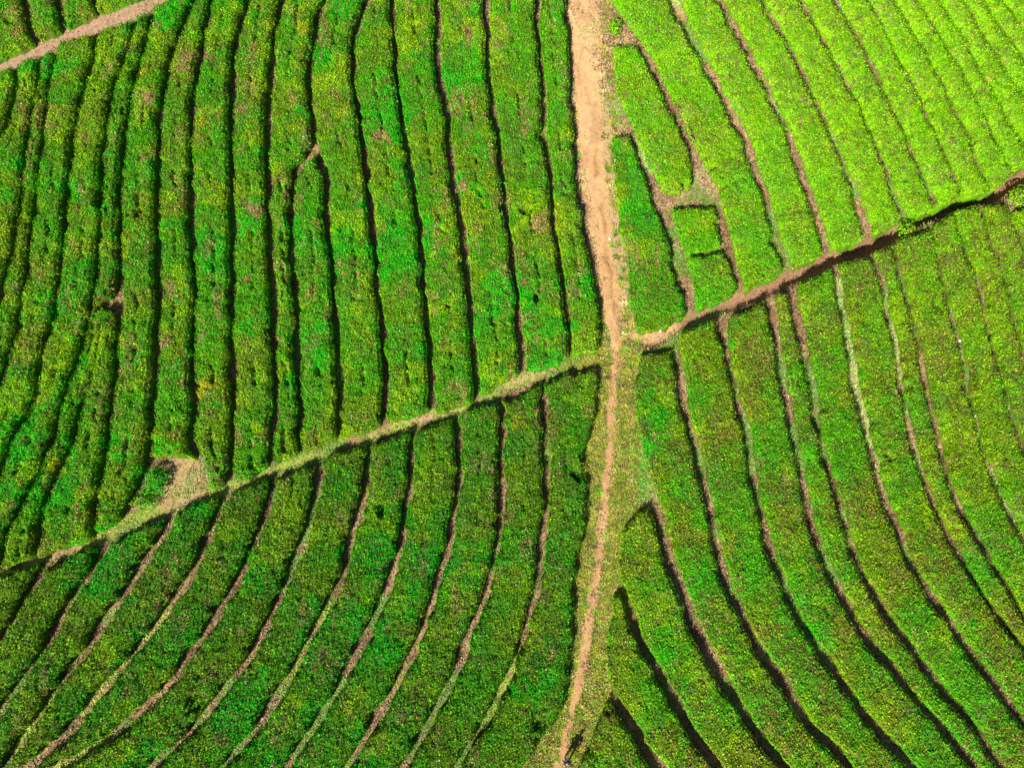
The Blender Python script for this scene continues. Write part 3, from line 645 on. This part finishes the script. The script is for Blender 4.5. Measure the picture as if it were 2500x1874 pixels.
v, q, t = blades(x, y, np.clip(c, 0, 0.7), ln, 'grass', wid=0.033)
link('grass', quad_mesh('grass', v, q, t, M_GRASS), kind='stuff', label='short yellow-green grass and straw growing on verges and in furrows', cat='grass')

# dead leaves and twigs lying in the furrows
GD = [0.36, 0.52, 0.14]; GB = [0.32, 0.45, 0.05]
PALE = [("2050 690 2068 807 2086 929 2108 1016 2128 1080", GD), ("2146 1110 2172 1195", GD), ("2178 800 2196 850 2208 930", GD), ("2240 1100 2262 1150", GD), ("2384 1010 2424 1150 2455 1215 2484 1290", GD),
 ("2442 890 2476 1010", GD), ("1903 250 1928 318", GD), ("2038 314 2050 350", GD), ("2064 10 2082 50", GD), ("1645 0 1665 25", GD), ("1570 370 1590 415", GD), ("1680 590 1690 640", GB),
 ("415 1490 352 1556 264 1655 205 1727", GB), ("135 1698 33 1822", GB), ("268 1800 150 1868", GB), ("806 1490 780 1520", GB), ("730 1610 705 1650", GB), ("990 1640 975 1665", GB), ("1268 1590 1225 1680", GB), ("1205 1735 1190 1790", GB), ("2355 740 2372 800", GD), ("1100 180 1112 250", GB), ("2325 700 2350 800", GD)]
lx = []; ly = []
for cv in A[:-1]+B[:-1]+C+D+[CLb, Cm1L, C0L, Dm1L, Dm2L, Dm3L]:
    m = 9000; yy = rng.uniform(-16, 46, m); xx = cv.at(yy)+rng.uniform(-0.5, 1.1, m)
    k = (np.abs(xx) < 46) & (rng.random(m) < 0.4+0.6*vnoise(xx, yy, 1.2, 3)); lx.append(xx[k]); ly.append(yy[k])
lx = np.concatenate(lx); ly = np.concatenate(ly)
k = ((seg_dist(lx, ly, X2) > 0.5) & (seg_dist(lx, ly, X1) > 0.35) & (seg_dist(lx, ly, X3) > 0.8)) | (rng.random(len(lx)) < 0.12)
lx = lx[k]; ly = ly[k]; n = len(lx)
c = np.tile([0.30, 0.195, 0.09], (n, 1)); s_ = rng.random(n) < 0.35; c[s_] = [0.42, 0.31, 0.18]; s_ = rng.random(n) < 0.3; c[s_] = [0.12, 0.065, 0.04]
g_ = rng.random(n) < smooth(0.52, 0.62, fbm(lx, ly, 2.6, 9)); c[g_] = [0.20, 0.33, 0.07]
c[:, :] = np.where((vnoise(lx, ly, 1.8, 4) < 0.45)[:, None], c*np.array([0.75, 0.7, 0.65]), c)
for sg, col in PALE:
    w_ = rng.random(n) < 1-smooth(0.25, 0.6, seg_dist(lx, ly, sg)); c[w_] = col
c = c*np.exp(rng.normal(0, 0.3, (n, 1)))
v, q, t = blades(lx, ly, np.clip(c, 0, 0.7), 0.17, 'litter', up=0.25, wid=0.045)
v[:, 2] += 0.03
link('leaf_litter', quad_mesh('leaf_litter', v, q, t, M_GRASS), kind='stuff', label='brown dead leaves, straw and weeds lying in the furrows', cat='leaf litter')

# stones
def stone(px, py, r, label):
    bx, by = unproj(px, py, 0.0); bx, by = float(bx), float(by)
    import bmesh
    bm = bmesh.new(); bmesh.ops.create_icosphere(bm, subdivisions=2, radius=r)
    for v in bm.verts: v.co *= 1+0.25*(random.random()-0.5); v.co.z *= 0.6
    me = bpy.data.meshes.new('stone'); bm.to_mesh(me); bm.free(); me.materials.append(M_STONE)
    o = link('stone', me, label=label, cat='stone', group='pale stones', loc=(bx, by, float(terrain(bx, by))+r*0.3)); o.rotation_euler = (0, 0, random.random()*6)
M_STONE = flat_mat('pale_stone', (0.62, 0.60, 0.56), 0.8)
stone(1489, 583, 0.10, 'white stone on the right track edge, beside the dark rut')
stone(1500, 628, 0.07, 'small white stone just below the wet rut on the track edge')
stone(1612, 808, 0.09, 'white stone at the upper edge of the fork in the path')
stone(1443, 68, 0.07, 'small white stone on the sandy track near the top')
stone(2342, 832, 0.12, 'white stone in a furrow among the right-hand hedges')

# ------------------------------------------------------------------ person
def person():
    fx, fy = unproj(1384, 1851, 0.0); fx, fy = float(fx), float(fy); z0 = float(terrain(fx, fy))
    root = link('person', None, label='person in dark brown jacket and blue jeans standing on the track bottom', cat='person', loc=(fx, fy, z0+0.02))
    root.rotation_euler = (0, 0, math.radians(-20))
    skin = flat_mat('skin', (0.45, 0.27, 0.18), 0.6); jean = flat_mat('denim', (0.16, 0.20, 0.30), 0.8)
    jack = flat_mat('brown_jacket', (0.045, 0.022, 0.016), 0.8); hair = flat_mat('hair', (0.02, 0.015, 0.012), 0.5); shoe = flat_mat('shoe', (0.25, 0.25, 0.26), 0.6)
    def skinmesh(name, verts, edges, rad, mat, rootv=0, par=root, lv=2):
        me = bpy.data.meshes.new(name); me.from_pydata(verts, edges, [])
        o = link(name, me, par)
        md = o.modifiers.new('skin', 'SKIN'); md.use_smooth_shade = True
        for i, r in enumerate(rad):
            sv = me.skin_vertices[0].data[i]; sv.radius = (r, r) if not isinstance(r, tuple) else r
            sv.use_root = (i == rootv)
        s = o.modifiers.new('sub', 'SUBSURF'); s.levels = lv; s.render_levels = lv
        me.materials.append(mat); return o
    V = [(0,0,.95),(0,0,1.15),(0,-.01,1.38),(0,0,1.48),(0,.01,1.56),(0,.015,1.66),
         (.10,0,.90),(.12,-.02,.50),(.13,.0,.09),(.13,-.13,.05), (-.10,0,.90),(-.13,.02,.50),(-.15,.05,.09),(-.15,-.08,.05),
         (.19,0,1.40),(.27,.0,1.14),(.20,-.22,1.08),(.13,-.29,1.10), (-.19,0,1.40),(-.27,0,1.14),(-.20,-.22,1.08),(-.13,-.29,1.10)]
    Ed = [(0,1),(1,2),(2,3),(3,4),(4,5),(0,6),(6,7),(7,8),(8,9),(0,10),(10,11),(11,12),(12,13),(2,14),(14,15),(15,16),(16,17),(2,18),(18,19),(19,20),(20,21)]
    Rd = [(.15,.10),(.13,.09),(.16,.10),.055,(.075,.09),(.08,.095),.085,.055,.04,.04,.085,.055,.04,.04,.055,.042,.032,.03,.055,.042,.032,.03]
    skinmesh('body', V, Ed, Rd, skin)
    skinmesh('jeans', [V[0],V[6],V[7],(.13,.0,.10),V[10],V[11],(-.15,.05,.10)], [(0,1),(1,2),(2,3),(0,4),(4,5),(5,6)], [(.165,.12),.10,.072,.062,.10,.072,.062], jean)
    skinmesh('jacket', [(0,0,.90),V[1],V[2],(0,0,1.45),V[14],V[15],(.21,-.19,1.085),V[18],V[19],(-.21,-.19,1.085)], [(0,1),(1,2),(2,3),(2,4),(4,5),(5,6),(2,7),(7,8),(8,9)],
             [(.175,.125),(.16,.115),(.19,.125),.075,.075,.06,.048,.075,.06,.048], jack, 1)
    skinmesh('hair', [(0,.05,1.56),(0,.05,1.66),(0,.02,1.73)], [(0,1),(1,2)], [(.07,.05),(.095,.08),(.07,.07)], hair, 1)
    for s_, yy in ((.13, 0), (-.15, .05)):
        skinmesh('shoe', [(s_, yy+.04, .05), (s_, yy-.06, .045), (s_, yy-.16, .035)], [(0,1),(1,2)], [.052,.05,.04], shoe, 1)
    # face: nose and ears
    skinmesh('nose', [(0,-.085,1.64),(0,-.105,1.61)], [(0,1)], [.010,.016], skin, 0, lv=1)
    for sx in (-1, 1):
        skinmesh('ear', [(sx*.088,.01,1.65),(sx*.092,.015,1.61)], [(0,1)], [.016,.012], skin, 0, lv=1)
        skinmesh('eye', [(sx*.03,-.088,1.655),(sx*.034,-.090,1.655)], [(0,1)], [.009,.009], hair, 0, lv=1)
        # hand: palm is the end of the arm; five fingers
        for k, (ox, ln) in enumerate(((-.026,.055),(-.009,.068),(.009,.072),(.026,.062))):
            bx0, by0, bz0 = sx*.13-sx*.01+ox*0.2, -.30, 1.10+ox
            skinmesh('finger', [(bx0,by0,bz0),(bx0-sx*ln*.5,by0-.015,bz0),(bx0-sx*ln,by0+.005,bz0)], [(0,1),(1,2)], [.010,.009,.007], skin, 0, lv=1)
        skinmesh('thumb', [(sx*.13,-.275,1.125),(sx*.10,-.285,1.15),(sx*.075,-.29,1.155)], [(0,1),(1,2)], [.012,.010,.008], skin, 0, lv=1)
person()

# ------------------------------------------------------------------ light
EL = math.radians(43); sx_, sy_ = 0.53, 0.85
w = bpy.data.worlds.new("World"); sc.world = w; w.use_nodes = True
nt = w.node_tree; bg = nt.nodes['Background']
sky = nt.nodes.new('ShaderNodeTexSky'); sky.sky_type = 'NISHITA'; sky.sun_disc = False
sky.sun_elevation = EL; sky.sun_rotation = math.atan2(-sx_, -sy_)
nt.links.new(sky.outputs[0], bg.inputs[0]); bg.inputs[1].default_value = 0.05
sl = bpy.data.lights.new('sun', 'SUN'); sl.energy = 5.0; sl.angle = math.radians(0.5); sl.color = (1.0, 0.95, 0.86)
so = bpy.data.objects.new('sun', sl); COL.objects.link(so)
from mathutils import Vector
dv = Vector((sx_*math.cos(EL), sy_*math.cos(EL), -math.sin(EL)*math.hypot(sx_, sy_)))
so.rotation_euler = dv.to_track_quat('-Z', 'Y').to_euler(); so.location = (0, 0, 80)
sc.view_settings.view_transform = 'Standard'; sc.view_settings.look = 'None'; sc.view_settings.gamma = 1
sc.view_settings.exposure = 1.08
sc.cycles.max_bounces = 4; sc.cycles.diffuse_bounces = 2; sc.cycles.transmission_bounces = 3
